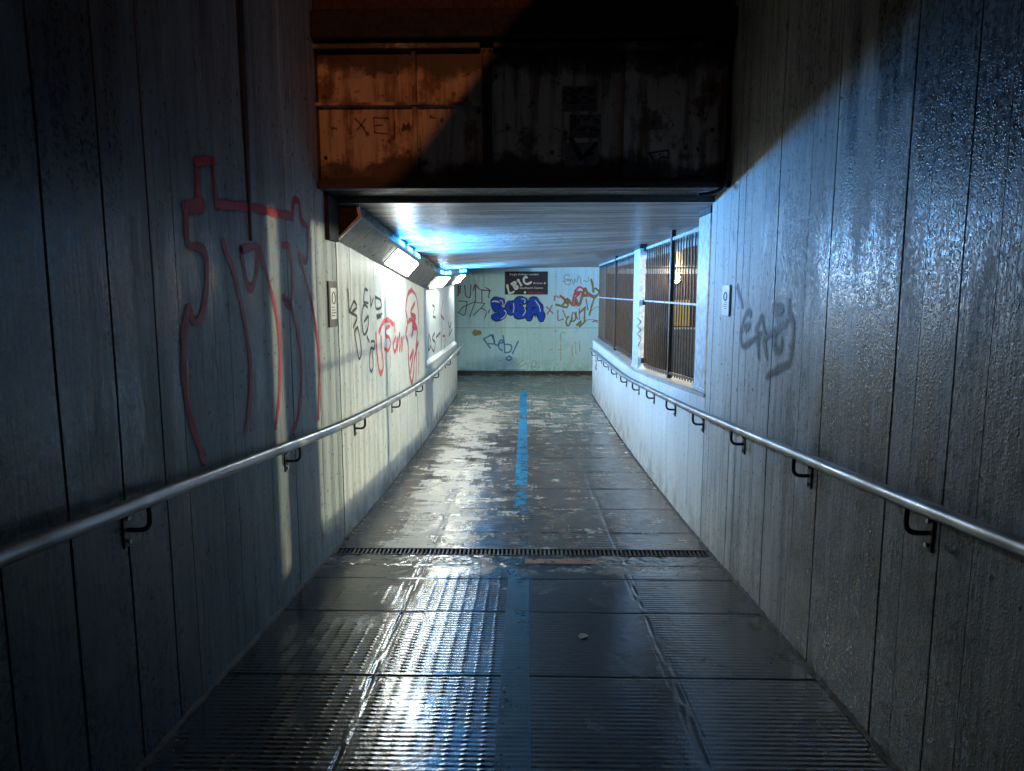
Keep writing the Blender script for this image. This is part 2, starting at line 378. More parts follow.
# ------------------------------------------------------------------ floor
def sheet(name, xs, ys, h, mat):
    X, Y = np.meshgrid(xs, ys); Z = zf(Y)+h(X, Y)
    v = np.stack([X, Y, Z], -1).reshape(-1, 3); nx, ny = len(xs), len(ys)
    i = (np.arange(ny-1)[:, None]*nx+np.arange(nx-1)[None, :]).ravel()
    f = np.stack([i, i+1, i+nx+1, i+nx], -1)
    me = bpy.data.meshes.new(name); me.vertices.add(len(v)); me.vertices.foreach_set('co', v.ravel())
    me.loops.add(f.size); me.loops.foreach_set('vertex_index', f.ravel().astype(np.int32))
    me.polygons.add(len(f)); me.polygons.foreach_set('loop_start', (np.arange(len(f))*4).astype(np.int32))
    me.update(calc_edges=True); me.polygons.foreach_set('use_smooth', np.ones(len(f), bool)); me.materials.append(mat)
    o = bpy.data.objects.new(name, me); COL.objects.link(o); o['kind'] = 'structure'; return o
def vnoise(X, Y, sx, sy, seed):
    g = np.random.default_rng(seed).random((64, 64)); a = X*sx+100; b = Y*sy+100
    i, j = np.floor(a).astype(int), np.floor(b).astype(int); u, w = a-i, b-j; u = u*u*(3-2*u); w = w*w*(3-2*w)
    G = lambda p, q: g[p % 64, q % 64]
    return (G(i,j)*(1-u)+G(i+1,j)*u)*(1-w)+(G(i,j+1)*(1-u)+G(i+1,j+1)*u)*w
SEAMY = [.62, 1.39, 2.16, 2.93, 3.66, 4.19, 4.46]
SEAMX = [-.68, -.045, .651]
def ramp_h(X, Y):
    rib = .5+.5*np.cos(2*np.pi*Y/.030); rib = np.clip((rib-.25)/.5, 0, 1)
    ph = np.abs((X+.02)/.067-np.round((X+.02)/.067))*.067            # split ribs into short bars
    brk = np.clip((ph-.004)/.006, 0, 1)
    n1 = vnoise(X, Y, 2.2, 1.6, 1); n2 = vnoise(X, Y, 9, 7, 2)
    amp = np.clip(.15+1.1*n1+1.0*(n2-.5)+.5*(vnoise(X, Y, 26, 22, 3)-.5), .06, 1)
    mid = ((X > -.045) & (X < .651)); amp = np.where(mid, amp*np.clip(.85-.35*(Y-2.2), .10, .85), amp)
    amp = amp*np.clip((4.42-Y)/.22, 0, 1)
    kx = (X+.02)/.067-np.round((X+.02)/.067); ky = Y/.030-np.round(Y/.030)
    dome = np.clip(1-((kx*.067/.011)**2+(ky*.030/.010)**2), 0, 1)
    left = np.clip((.05-X)/.1, 0, 1)
    h = .0010*amp*rib*(.6+.4*brk)+.0034*dome*amp*(.25+.75*left)-.003
    # narrow smooth margins at the slab edges, grooves and seams
    for gx in SEAMX:
        wob = (vnoise(Y*0, Y, 1, 3.0, int(50+gx*10))-.5)*.012
        d = np.abs(X-gx-wob); h = np.where(d < .024, h*np.clip((d-.008)/.014, 0, 1)-.0015*(d < .024), h)
        h -= (.010 if gx != -.045 else .005)*np.clip(1.5*vnoise(Y*0, Y, 1, 9, int(20+gx*10))-.15, .05, 1)*np.clip(1-d/(.009 if gx != -.045 else .005), 0, 1)
    for k, gy in enumerate(SEAMY):
        d = np.abs(Y-gy-(vnoise(X, X*0, 2, 1, 70+k)-.5)*.01); h = np.where(d < .014, -.003-.006*np.clip(1-d/.006, 0, 1), h)
    h += .0016*(vnoise(X, Y, 2.1, 1.7, 5)-.5)+.0007*(vnoise(X, Y, 34, 34, 6)-.5)
    t = np.clip((Y-4.38)/.06, 0, 1); h += t*.005*(vnoise(X, Y, 17, 17, 8)-.5)+t*.004*(vnoise(X, Y, 41, 41, 9)-.5)
    return h
sheet('ramp', np.arange(XL-.02, XR+.021, .0085), np.arange(1.1, 4.676, .0060), ramp_h, M['ramp'])
sheet('ramp_upper', np.linspace(XL-.02, XR+.02, 8), np.linspace(-18.5, 1.1, 40), lambda X, Y: 0*X-.003, M['ramp'])
def floor_h(X, Y):
    rib = .5+.5*np.cos(2*np.pi*Y/.06)
    h = .0035*(vnoise(X, Y, 2.3, 1.7, 21)-.5)+.0030*(vnoise(X, Y, 12, 9, 22)-.5)
    h += .0022*rib*np.clip(vnoise(X, Y, 2.1, 1.9, 23)*1.6-.45, 0, 1)*np.clip((9-Y)/4, 0, 1)
    for k, gy in enumerate([5.25, 5.95, 6.7, 7.45, 8.2, 9.0, 9.8, 10.6, 11.4]):
        d = np.abs(Y-gy-(vnoise(X, X*0, 2, 1, 30+k)-.5)*.012); h -= .006*np.clip(1-d/.016, 0, 1)
    for gx in (-.68, .651):
        d = np.abs(X-gx-(vnoise(Y*0, Y, 1, 2, 44)-.5)*.02); h -= .006*np.clip(1-d/.014, 0, 1)
    return h-.003
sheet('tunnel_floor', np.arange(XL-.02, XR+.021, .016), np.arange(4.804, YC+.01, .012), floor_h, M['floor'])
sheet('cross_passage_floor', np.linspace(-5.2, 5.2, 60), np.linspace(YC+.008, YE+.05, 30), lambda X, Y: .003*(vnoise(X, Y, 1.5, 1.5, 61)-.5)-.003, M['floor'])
g = MB().box((XR+.24, 3.6, -.12), (5.2, YC+.006, -.006)).build('side_yard_ground', M['floor']); tag(g, kind='structure')
def line_h(X, Y): return .0013*np.clip(.5+.9*np.cos(2*np.pi*Y/.030), 0, 1)*np.clip((4.4-Y)/.2, 0, 1)-.0008+.0012*(vnoise(X, Y, 20, 14, 91)-.5)
# blue guide line down the middle
for nm, y0, y1, hh in (('painted_line', 1.15, 4.60, ramp_h), ('painted_line', 4.84, 14.2, floor_h)):
    sheet(nm, np.linspace(-.108, .020, 28), np.arange(y0, y1, .008), (lambda f: (lambda X, Y: line_h(X, Y) if f is ramp_h else np.maximum(f(X, Y), -.0046)+.0018))(hh), M['line'])
a = on_y(525, 566, 4.5).x; b = on_y(598, 566, 4.5).x
sheet('mortar_strip', np.linspace(a, b, 40), np.linspace(4.49, 4.60, 12), lambda X, Y: ramp_h(X, Y)+.003, M['mortar'])

# channel drain
dr = empty('channel_drain', (0, 4.74, zff(4.74)))
tag(dr, 'narrow iron channel drain grating across the wet floor at the foot of the ramp', 'drain')
def local(o, root): o.parent = root; o.matrix_parent_inverse = Matrix.Translation(root.location).inverted(); return o
zd = zff(4.74)
local(MB().box((XL, 4.678, zd-.10), (XR, 4.802, zd-.075)).build('channel', M['gap']), dr)
for ya, yb in ((4.676, 4.690), (4.790, 4.804)):
    local(MB().box((XL, ya, zd-.09), (XR, yb, zd+.004)).build('frame', M['flange'], bevel=.002), dr)
mb = MB(); x = XL+.015
while x < XR-.01:
    mb.box((x, 4.692, zd-.025), (x+.014, 4.788, zd+.002+random.uniform(-.002, .002))); x += .030
o = local(mb.build('grating_bars', M['flange'], bevel=.002), dr); o['kind'] = 'stuff'

# ------------------------------------------------------------------ long walls
def long_wall(name, X, s, thick, ys, ztop, y0, y1, mat, parent, zbot=None, wob=.004, off=.0009, gw=.008, gd=.012, seed=1, wide=()):
    """board marked face at x = X (s = +1: solid lies towards +x), grooves at ys"""
    r = random.Random(seed); nz = 14
    cols = []                                   # (y, depth, wobble id)
    prev = y0; d = r.uniform(-off, off); cols.append((y0, d, -1))
    for k, y in enumerate(sorted(ys)):
        g, gdd = (gw, gd) if y not in wide else (gw*1.5, gd*2)
        strong = r.random() < .10 or y in wide
        if not strong: g, gdd = g*.30, gdd*.14
        cols += [(y-g/2, d, k), (y-g*.2, d+gdd, k), (y+g*.2, d+gdd, k)]
        d = r.uniform(-off, off); cols.append((y+g/2, d, k))
    cols.append((y1, d, -1))
    wv = {k: [r.uniform(-wob, wob) for _ in range(nz+1)] for k in range(-1, len(ys))}
    wv[-1] = [0]*(nz+1)
    vs = []; fs = []
    zt = ztop if callable(ztop) else (lambda y: ztop)
    for (y, dd, k) in cols:
        zb = (zff(y)-.08) if zbot is None else zbot(y)
        for j in range(nz+1):
            z = zb+(zt(y)-zb)*j/nz; vs.append((X+s*dd, y+wv[k][j], z))
    n = nz+1
    for i in range(len(cols)-1):
        for j in range(nz):
            q = (i*n+j, (i+1)*n+j, (i+1)*n+j+1, i*n+j+1); fs.append(q if s < 0 else q[::-1])
    b = len(vs); B = X+s*thick; m = len(cols)
    for (y, dd, k) in cols: vs += [(B, y, (zff(y)-.08) if zbot is None else zbot(y)), (B, y, zt(y))]
    for i in range(m-1):
        fs.append((i*n+nz, (i+1)*n+nz, b+2*i+3, b+2*i+1)); fs.append((b+2*i, b+2*i+1, b+2*i+3, b+2*i+2))
    fs.append(tuple([j for j in range(n)]+[b+1, b])); e = (m-1)*n; fs.append(tuple([e+j for j in range(n)]+[b+2*(m-1)+1, b+2*(m-1)]))
    o = MB().add(vs, fs).build(name, mat, parent)
    return o
TOPZ = 5.37
lw = empty('retaining_wall', (XL, 2, 0)); tag(lw, 'dark board marked concrete wall on the left of the open ramp with big red outline graffiti', 'wall')
lys = [-3.2,-2.6,-2.1,-1.6,-1.1,-.7,-.3,.05,.4,.72,1.05,1.4,1.7,1.98,2.27,2.54,2.72,2.9,3.03,3.18,3.33,3.62,3.8,4.0,4.13,4.28,4.41,4.55,4.68,4.8,4.92]
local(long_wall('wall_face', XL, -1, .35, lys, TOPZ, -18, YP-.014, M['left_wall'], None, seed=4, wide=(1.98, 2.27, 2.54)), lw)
mb = MB(); zs = np.linspace(2.25, TOPZ-.02, 16)
vs = []; 
for z in zs:
    w = .010+.030*min(1, max(0, (z-2.2)/.7))+random.uniform(-.004, .004); vs += [(XL-.004, 3.475-w, z), (XL+.010, 3.475-w*.6, z), (XL+.010, 3.475+w*.6, z), (XL-.004, 3.475+w, z)]
fs = [(i*4+k, i*4+k+1, i*4+k+5, i*4+k+4) for i in range(15) for k in range(3)]
local(mb.add(vs, fs).build('joint_sealant', M['bitumen']), lw)
def fillet(X, s, y0, y1, parent):
    ys = np.arange(y0, y1, .03); vs = []; 
    for y in ys:
        z = zff(y); w = .010+.016*random.random(); h = .006+.012*random.random()
        vs += [(X-s*.006, y, z+h), (X+s*w*.5, y, z+h*.55), (X+s*w, y, z-.006)]
    fs = [(i*3+k, i*3+k+1, i*3+k+4, i*3+k+3) for i in range(len(ys)-1) for k in (0, 1)]
    local(MB().add(vs, fs).build('mortar_fillet', M['fillet'], smooth=True), parent)
fillet(XL, 1, .5, YP-.02, lw)

rw = empty('retaining_wall', (XR, 2, 0)); tag(rw, 'wet rough grey concrete wall on the right of the open ramp with one faded black scrawl', 'wall')
rys = [-3.4,-2.9,-2.4,-1.8,-1.3,-.8,-.35,.0,.35,.7,1.05,1.4,1.7,1.99,2.15,2.35,2.49,2.8,3.08,3.33,3.55,3.74,3.95,4.17,4.30,4.43,4.6,4.72,4.84,4.93]
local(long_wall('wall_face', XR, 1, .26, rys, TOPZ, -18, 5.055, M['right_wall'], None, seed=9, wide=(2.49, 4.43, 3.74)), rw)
fillet(XR, -1, .5, 5.05, rw)

# ------------------------------------------------------------------ tunnel: left wall, low right wall, end wall, ceiling
tw = empty('tunnel_wall', (XL, 9, 0)); tag(tw, 'pale painted concrete wall on the left inside the underpass with red and black graffiti', 'wall')
YK = 9.5; LZ = 1.0
tys = list(np.arange(YP+.22, YK-.05, .19)+np.array([random.uniform(-.05, .05) for _ in np.arange(YP+.22, YK-.05, .19)]))
local(long_wall('wall_face', XL, -1, .35, tys, ZC, YP+.014, YK, M['paint_wall'], None, seed=12, off=.0015, gd=.007, gw=.008), tw)
lowys = list(np.arange(YK+.3, YC-.1, .38))
local(long_wall('lower_wall', XL, -1, .35, lowys, LZ-.03, YK+.001, YC, M['paint_wall'], None, seed=13, off=.001, gd=.006, gw=.007), tw)
local(long_wall('upper_panel', XL-.045, -1, .305, [11.6], ZC, YK+.001, YC, M['paint_wall'], None, zbot=lambda y: LZ-.029, seed=14, off=.0005, gd=.004, gw=.006), tw)
local(MB().prism_y([(XL-.043, LZ-.026), (XL+.006, LZ-.026), (XL+.006, LZ+.004), (XL-.043, LZ+.048)], YK+.003, YC-.003).build('ledge', M['ledge'], bevel=.003), tw)
local(MB().box((-5.2, YC-.3, -.1), (XL-.352, YC-.001, ZC)).build('return_wall', M['paint_wall']), tw)
fillet(XL, 1, YP+.02, YC, tw)

jw = empty('low_wall', (XR, 9, 0)); tag(jw, 'low pale painted wall on the right under the barred openings', 'wall')
def sill(y): return CAMZ+float(np.interp(y, [4, 5.05, 6.2, 7.4, 8.46, 9.3, 13.6], [-.67, -.733, -.80, -.868, -.915, -.912, -.905]))
rlys = list(np.arange(5.5, YC-.2, .42)+np.array([random.uniform(-.08, .08) for _ in np.arange(5.5, YC-.2, .42)]))
zb = lambda y: zff(y)-.08
local(long_wall('wall_face', XR, 1, .24, rlys, lambda y: sill(y)-.03, 5.075, YC, M['paint_right'], None, seed=15, off=.001, gd=.006, gw=.007), jw)
ys = np.linspace(5.075, YC+.004, 40); vs = []; fs = []
for y in ys:
    z = sill(y); vs += [(XR-.010, y, z-.029), (XR-.010, y, z-.004), (XR-.004, y, z), (XR+.25, y, z+.004), (XR+.25, y, z-.029)]
for i in range(len(ys)-1):
    for k in range(5): fs.append((i*5+k, i*5+(k+1)%5, (i+1)*5+(k+1)%5, (i+1)*5+k))
fs += [(0,1,2,3,4), tuple(len(vs)-5+k for k in range(5))[::-1]]
local(MB().add(vs, fs).build('sill', M['sill']), jw)
fillet(XR, -1, 5.06, YC, jw)

ew = empty('end_wall', (0, YE, 0)); tag(ew, 'pale blue panelled wall closing the far end of the underpass, covered in graffiti', 'wall')
SEAMZ = 1.13
mb = MB(); xe = [-5.2, -2.9, -1.75, -.52, .72, 1.93]; 
for i in range(len(xe)-1):
    for z0, z1 in ((-.05, SEAMZ-.004), (SEAMZ+.004, ZC+.12)):
        mb.box((xe[i]+.002, YE, z0), (xe[i+1]-.002, YE+.1, z1))
local(mb.build('wall_panels', M['end_wall'], bevel=.002), ew)
local(MB().box((-5.2, YE+.02, -.05), (1.93, YE+.2, ZC+.12)).build('backing', M['gap']), ew)
local(MB().box((-5.2, YE-.03, -.04), (1.93, YE-.001, .075)).build('skirting', M['skirt'], bevel=.006), ew)
cx_ = [-5.3, -1.36, -.6, .2, .9, 1.4, 5.3]; cyy = list(np.linspace(5.0, YE+.2, 40)); c = MB()
c.v = [(x, y, zc(x, y)) for y in cyy for x in cx_]+[(x, y, 2.95) for y in (5.0, YE+.2) for x in (-5.3, 5.3)]
nx_ = len(cx_); c.f = [(a*nx_+b, a*nx_+b+1, (a+1)*nx_+b+1, (a+1)*nx_+b)[::-1] for a in range(len(cyy)-1) for b in range(nx_-1)]
k_ = nx_*len(cyy); c.f += [(k_, k_+1, k_+3, k_+2), tuple(range(nx_))+(k_+1, k_), tuple(range(k_-1, k_-nx_-1, -1))+(k_+2, k_+3)]
tag(c.build('ceiling', M['ceiling'], smooth=False), kind='structure')
tag(MB().box((1.56, 5.06, 2.425), (1.76, YC, 2.9)).build('light_cut_beam', M['ceiling']), kind='structure')  # added beam, cuts off the yard lamp's light on the left wall

# side yard beyond the bars
sy = empty('yard_wall', (5, 10, 0)); tag(sy, 'dim tan wall beyond the bars with a lit lamp on it', 'wall')
local(MB().box((1.94, YE, -.05), (5.2, YE+.15, ZC)).build('wall_face', M['tan']), sy)
local(MB().box((5.0, 3.6, -.05), (5.2, YE-.002, ZC)).build('side_face', M['tan']), sy)
local(MB().box((XR+.28, 3.4, -.05), (4.998, 3.6, ZC)).build('near_face', M['tan']), sy)
local(MB().box((1.95, YE-.05, ZC-.16), (4.99, YE-.003, ZC-.04)).build('coping_band', M['ledge']), sy)
p = on_y(681, 313, YE-.01)
yp = empty('notice_panel', (p.x, YE, p.z)); tag(yp, 'tall yellow panel fixed to the tan wall beyond the bars under the lit lamp', 'panel')
p0 = on_y(672.5, 326, YE-.02); p1 = on_y(690, 300, YE-.02)
local(MB().box((p0.x, YE-.03, p0.z), (p1.x, YE-.004, p1.z)).build('panel_face', M['yellow'], bevel=.004), yp)
local(MB().box((p0.x-.03, YE-.024, p0.z-.06), (p1.x+.03, YE-.003, p0.z-.01)).build('frame', M['steel_dark']), yp)
q0 = on_y(671, 336, YE-.3); q1 = on_y(695, 328, YE-.3)
ub = empty('utility_box', (q0.x, YE-.2, 0)); tag(ub, 'grey blue low cabinet against the tan wall beyond the bars below the yellow panel', 'cabinet')
local(MB().box((q0.x, YE-.34, -.004), (q1.x, YE-.06, q1.z-.03)).build('body', M['housing'], bevel=.008), ub)
local(MB().box((q0.x-.02, YE-.37, q1.z-.028), (q1.x+.02, YE-.05, q1.z)).build('lid', M['post'], bevel=.006), ub)
def bulkhead(loc, nrm, r, mat, label):
    t = empty('bulkhead_lamp', loc); tag(t, label, 'lamp')
    nrm = Vector(nrm); L = Vector(loc)
    local(MB().tube([L-nrm*.02, L+nrm*.03], r*1.25, 20).build('base', M['steel_dark'], bevel=.004), t)
    pts = [L+nrm*(.031+r*.8*math.sin(a)) for a in np.linspace(0, 1.5, 8)]; rr = [max(.004, r*math.cos(a)) for a in np.linspace(0, 1.5, 8)]
    local(MB().tube(pts, rr, 20).build('lens', mat, smooth=True), t); return t
lp = on_y(676, 278, YE-.1)
bulkhead((lp.x, YE-.02, lp.z), (0,-1,0), .12, M['warm_bulb'], 'glowing warm round lamp on the tan wall seen through the bars')
bulkhead((4.98, 6.88, 2.42), (-1,0,0), .055, M['warm_bulb2'], 'warm round lamp on the side wall of the yard behind the right wall')

# ------------------------------------------------------------------ barred screens and posts
def post(y0, y1, x0, x1, label):
    t = empty('screen_post', (x0, y0, sill(y0))); tag(t, label, 'post', 'pale posts on the low wall')
    z0 = sill((y0+y1)/2)+.004
    local(MB().box((x0, y0, z0-.004), (x1, y1, zr(y0)-.05)).build('shaft', M['post'], bevel=.005), t)
    local(MB().box((x0-.008, y0-.025, z0-.004), (x1+.03, y1+.02, z0+.03)).build('base_plate', M['post'], bevel=.003), t)
    local(MB().box((x0-.004, y0-.01, zr(y0)-.049), (x1+.01, y1+.01, zr(y0)+.02)).build('head_plate', M['rust_brown'], bevel=.003), t)
    return t
XB = 1.395
pA = post(5.17, 5.50, 1.322, 1.392, 'nearest pale blue post at the mouth of the barred opening beside the rough wall')
pB = post(8.27, 8.70, 1.318, 1.388, 'bright blue lit post between the two barred screens')
for zz in (2.50, 1.88, 1.20):
    local(MB().box((1.360, 8.236, zz-.03), (1.396, 8.268, zz+.03)).build('hinge_block', M['steel_black'], bevel=.003), pB)
def screen(y0, y1, nb, label):
    t = empty('bar_screen', (XB, (y0+y1)/2, sill(y0))); tag(t, label, 'screen', 'barred screens on the low wall')
    top = 2.50
    ydiv = y0+(y1-y0)*.47
    zs = lambda y: sill(y)+.055
    local(MB().add(*slab(y0, y1, lambda y: top, .03, XB-.012, XB+.012)).build('top_rail', M['bar_rail'], bevel=.003), t)
    local(MB().add(*slab(y0, y1, lambda y: 1.90, .016, XB-.022, XB-.011)).build('middle_rail', M['bar_rail']), t)
    local(MB().add(*slab(y0, y1, zs, .022, XB-.012, XB+.012)).build('bottom_rail', M['bar']), t)
    local(MB().box((XB-.02, ydiv-.03, sill(ydiv)+.006), (XB+.02, ydiv+.03, zr(ydiv)+.01)).build('divider', M['steel_dark']), t)
    for k in range(nb):
        y = y0+(y1-y0)*(k+.5)/nb
        if abs(y-ydiv) < .05: continue
        local(MB().box((XB-.005, y-.006, zs(y)-.03), (XB+.005, y+.006, top-.003)).build('bar', M['bar']), t)
    return t
def slab(y0, y1, zc, h, xa, xb):
    vs = []; fs = []; ys = np.linspace(y0, y1, 12)
    for y in ys: z = zc(y); vs += [(xa, y, z-h/2), (xb, y, z-h/2), (xb, y, z+h/2), (xa, y, z+h/2)]
    for i in range(11):
        for k in range(4): fs.append((i*4+k, i*4+(k+1)%4, i*4+(k+1)%4+4, i*4+k+4))
    fs += [(3,2,1,0), tuple(44+k for k in range(4))]
    return vs, fs
screen(5.52, 8.25, 25, 'nearer screen of upright rusty bars above the low wall with the lamp glowing behind it')
screen(8.72, 13.55, 40, 'farther screen of upright bars in blue light beside the end wall')

# ------------------------------------------------------------------ handrails
def handrail(pts, xw, s, bys, label):
    t = empty('handrail', (pts[0].x, 2, 1)); tag(t, label, 'handrail', 'steel handrails along the two walls')
    py = [p.y for p in pts]; pz = [p.z for p in pts]; gy = np.arange(py[0], py[-1]+.01, .2); kk = np.linspace(-.6, .6, 13)
    P = [Vector((pts[0].x, y, float(np.mean(np.interp(y+kk, py, pz))))) for y in gy]
    local(MB().tube(P, .0245, 18).build('rail', M['galv'], smooth=True), t)
    yy = np.array([p.y for p in P]); zz = np.array([p.z for p in P]); xr = pts[0].x
    for y in bys:
        z = float(np.interp(y, yy, zz))
        arm = catmull([(xr, y, z-.020), (xr, y, z-.075), (xr+s*.012, y, z-.098), (xr+s*.035, y, z-.105), (xw, y, z-.105)], 5)
        b = local(MB().tube(arm, .0085, 10).build('bracket', M['steel_black'], smooth=True), t)
        pl = MB().box((min(xw, xw-s*.007), y-.022, z-.165), (max(xw, xw-s*.007), y+.022, z-.045)).build('wall_plate', M['steel_black'], bevel=.002)
        local(pl, t)
        for zq in (z-.145, z-.065): local(MB().tube([(xw-s*.006, y, zq), (xw-s*.016, y, zq)], .008, 8).build('screw', M['galv']), t)
    return t
rxl, rxr = XL+.085, XR-.080
def rl(u, v): return on_x(u, v, rxl)
def rr_(u, v): return on_x(u, v, rxr)
L = [rl(0, 558), rl(120, 510), rl(230, 469), rl(345, 425.5), rl(380, 407.5), rl(414, 389)]
Ln = [Vector((rxl, -4, L[0].z+(L[0].y+4)*.085))]+L+[Vector((rxl, 9.7, L[-1].z-.045)), Vector((rxl, 11.2, L[-1].z-.03)), Vector((rxl, 13.9, L[-1].z+.03))]
handrail(Ln, XL, -1, [.7, 2.26, 3.83, 5.42, 6.95, 8.5, 10.1, 11.7, 13.2], 'wet steel handrail on black brackets along the left wall')
Rr = [rr_(1024, 548), rr_(900, 499), rr_(830, 468.5), rr_(750, 434.5), rr_(692, 410), rr_(652, 390.5), rr_(623, 376)]
Rn = [Vector((rxr, -4, Rr[0].z+(Rr[0].y+4)*.08))]+Rr+[Vector((rxr, 10.2, Rr[-1].z-.012)), Vector((rxr, 13.3, Rr[-1].z-.012))]
handrail(Rn, XR, 1, [.3, 1.25, 2.2, 3.15, 4.12, 5.08, 6.05, 7.05, 8.0, 9.0, 10.0, 11.0, 12.0, 13.0], 'steel handrail on hooked black brackets along the right wall')

# ------------------------------------------------------------------ light units on the left wall
SLOT_W = 90.0
def light_unit(y0, y1, seams, lamp, slots, dead, label, xo=0., near_end=False):
    t = empty('tunnel_light', (XL, (y0+y1)/2, 2.2)); tag(t, label, 'light', 'light units along the left wall')
    class MB(globals()['MB']):
        def build(s, *a, **k):
            s.v = [(x, y, zl(y)+(z-ZC)*(1+.05*max(0, min(4, y-5)))) for x, y, z in s.v]
            return super().build(*a, **k)
    x0 = XL-.003-xo
    prof = lambda k=0: [(x0, 2.348-k), (x0+.178+k, 2.520-k), (x0+.164+k, ZC-.001), (x0, ZC-.001)]
    ss = [y0]+seams+[y1]
    for a_, b_ in zip(ss[:-1], ss[1:]):
        local(MB().prism_y(prof(), a_+.004, b_-.004).build('housing', M['housing'], bevel=.004), t)
    local(MB().prism_y([(x0+.004, 2.36), (x0+.165, 2.52), (x0+.155, ZC-.004), (x0+.004, ZC-.004)], y0+.006, y1-.006).build('seam_core', M['gap']), t)
    if near_end:
        local(MB().prism_y(prof(.012), y0-.022, y0+.002).build('end_flange', M['housing_edge'], bevel=.003), t)
        local(MB().prism_y([(x0+.012, 2.362), (x0+.168, 2.517), (x0+.156, ZC-.012), (x0+.012, ZC-.012)], y0-.030, y0-.0225).build('end_cap', M['gap']), t)
    A = Vector((x0, 0, 2.348)); B = Vector((x0+.178, 0, 2.520)); d = (B-A).normalized(); n = Vector((d.z, 0, -d.x))
    def slant(s0, s1, ya, yb, h0, h1):
        c = [A+d*s+n*h for s, h in ((s0, h0), (s1, h0), (s1, h1), (s0, h1))]
        return MB().prism_y([(p.x, p.z) for p in c], ya, yb)
    la, lb = lamp
    local(slant(.028, .226, la-.03, lb+.03, .0005, .006).build('frame', M['housing_edge'], bevel=.002), t)
    local(slant(.040, .214, la, lb, .0062, .012).build('diffuser', M['lamp'], bevel=.004), t)
    C = Vector((x0+.178, 0, 2.520)); D = Vector((x0+.164, 0, ZC-.001)); e = (D-C).normalized(); m_ = Vector((e.z, 0, -e.x))
    for lst, mat in ((slots, M['slot']), (dead, M['slot_off'])):
        for c_, l_ in lst:
            q = [C+e*s+m_*h for s, h in ((.022, .0005), (.058, .0005), (.058, .005), (.022, .005))]
            local(MB().prism_y([(p.x, p.z) for p in q], c_-l_/2, c_+l_/2).build('light_slot', mat, bevel=.0015), t)
            if mat is M['slot']:
                al = bpy.data.lights.new('slot_light', 'AREA'); al.shape = 'RECTANGLE'; al.size = .02; al.size_y = l_; al.spread = R(152)
                al.energy = SLOT_W; al.color = (.006, .36, 1.0)
                ao = bpy.data.objects.new('slot_light', al); COL.objects.link(ao)
                ao.location = C+e*.032+m_*.012; ao.location.y = c_; ao.location.z = zl(c_)+(ao.location.z-ZC)*(1+.05*max(0, min(4, c_-5)))
                ao.rotation_euler = Vector((1, 0, .50)).to_track_quat('-Z', 'Y').to_euler(); local(ao, t)
    return t
light_unit(5.07, 9.46, [6.44, 8.08], (6.64, 7.86), [(6.76, .28), (7.25, .28), (7.74, .28)], [(5.4, .3), (5.86, .3), (6.3, .18), (8.5, .3), (9.0, .3)],
           'nearest and largest light unit with a glowing square panel and dark end plate', near_end=True)
light_unit(9.56, 12.2, [9.8, 11.6], (9.85, 11.3), [(10.15, .3), (10.65, .3), (11.15, .3)], [], 'middle light unit on the left wall, seen small past the first', xo=.02)
light_unit(12.25, 14.9, [12.9, 14.4], (12.9, 14.2), [(13.05, .3), (13.55, .3), (14.05, .3)], [], 'farthest light unit on the left at the corner before the end wall', xo=.02)

# ------------------------------------------------------------------ steel fascia over the mouth
YF = 4.70
fa = empty('bridge_fascia', (0, YF, 2.64)); tag(fa, 'rusty cream steel girder face over the underpass mouth with peeling stickers', 'girder')
def fx(u, v=120): return on_y(u, v, YF).x
def fz(v): return on_y(520, v, YF).z
F_ = lambda o: local(o, fa)
pe = [fx(308), fx(415), fx(487), fx(626), fx(728)]
z0, z1 = 2.735, fz(47)
for i in range(4):
    F_(MB().box((pe[i]+.004, YF+.03, z0), (pe[i+1]-.004, YF+.045, z1)).build('plate', M['steel_plate'], bevel=.002))
F_(MB().box((XL+.003, YF+.05, 2.66), (XR-.003, YF+.34, TOPZ)).build('web', M['steel_dark']))
F_(MB().box((XL+.003, YF-.075, 2.662), (XR-.003, YF+.30, 2.700)).build('bottom_flange', M['flange'], bevel=.005))
F_(MB().box((XL+.003, YF-.015, 2.7005), (XR-.003, YF+.030, 2.734)).build('lower_angle', M['steel_dark'], bevel=.004))
for ua, ub_ in ((316, 481), (494, 712)):
    F_(MB().box((fx(ua), YF-.055, z1-.020), (fx(ub_), YF+.028, z1+.012)).build('top_angle', M['steel_plate'], bevel=.003))
F_(MB().box((fx(316), YF-.04, fz(106)), (fx(480), YF+.028, fz(103))).build('middle_angle', M['steel_plate'], bevel=.002))
for ua, ub_, mt in ((482.5, 492, 'steel_dark'), (623.5, 629, 'steel_plate'), (412.5, 417, 'steel_plate'), (315, 318, 'steel_plate')):
    F_(MB().box((fx(ua), YF-.012, z0), (fx(ub_), YF+.029, z1-.021)).build('stiffener', M[mt], bevel=.003))
F_(MB().box((XL+.003, YF-.03, 2.7345), (pe[0]+.004, YF+.06, z1+.4)).build('side_frame', M['steel_dark'], bevel=.004))
F_(MB().box((pe[4]-.004, YF-.03, 2.7345), (XR-.003, YF+.06, z1+.4)).build('side_frame', M['steel_dark'], bevel=.004))
F_(MB().box((XL+.003, YF-.10, z1+.03), (XR-.003, YF+.049, z1+.20)).build('upper_beam', M['gap'], bevel=.01))  # black colour paints in the beam's unlit shade
F_(MB().box((XL+.003, YF-.03, fz(11)), (XR-.003, YF+.049, TOPZ)).build('upper_cladding', M['red_brown'], bevel=.01))
for u in (484, 490.5):
    for v in (50, 68, 84, 101, 118, 135, 155, 172):
        c_ = on_y(u, v, YF-.013)
        F_(MB().tube([c_, c_+Vector((0, -.012, 0))], .011, 8).build('bolt', M['flange']))
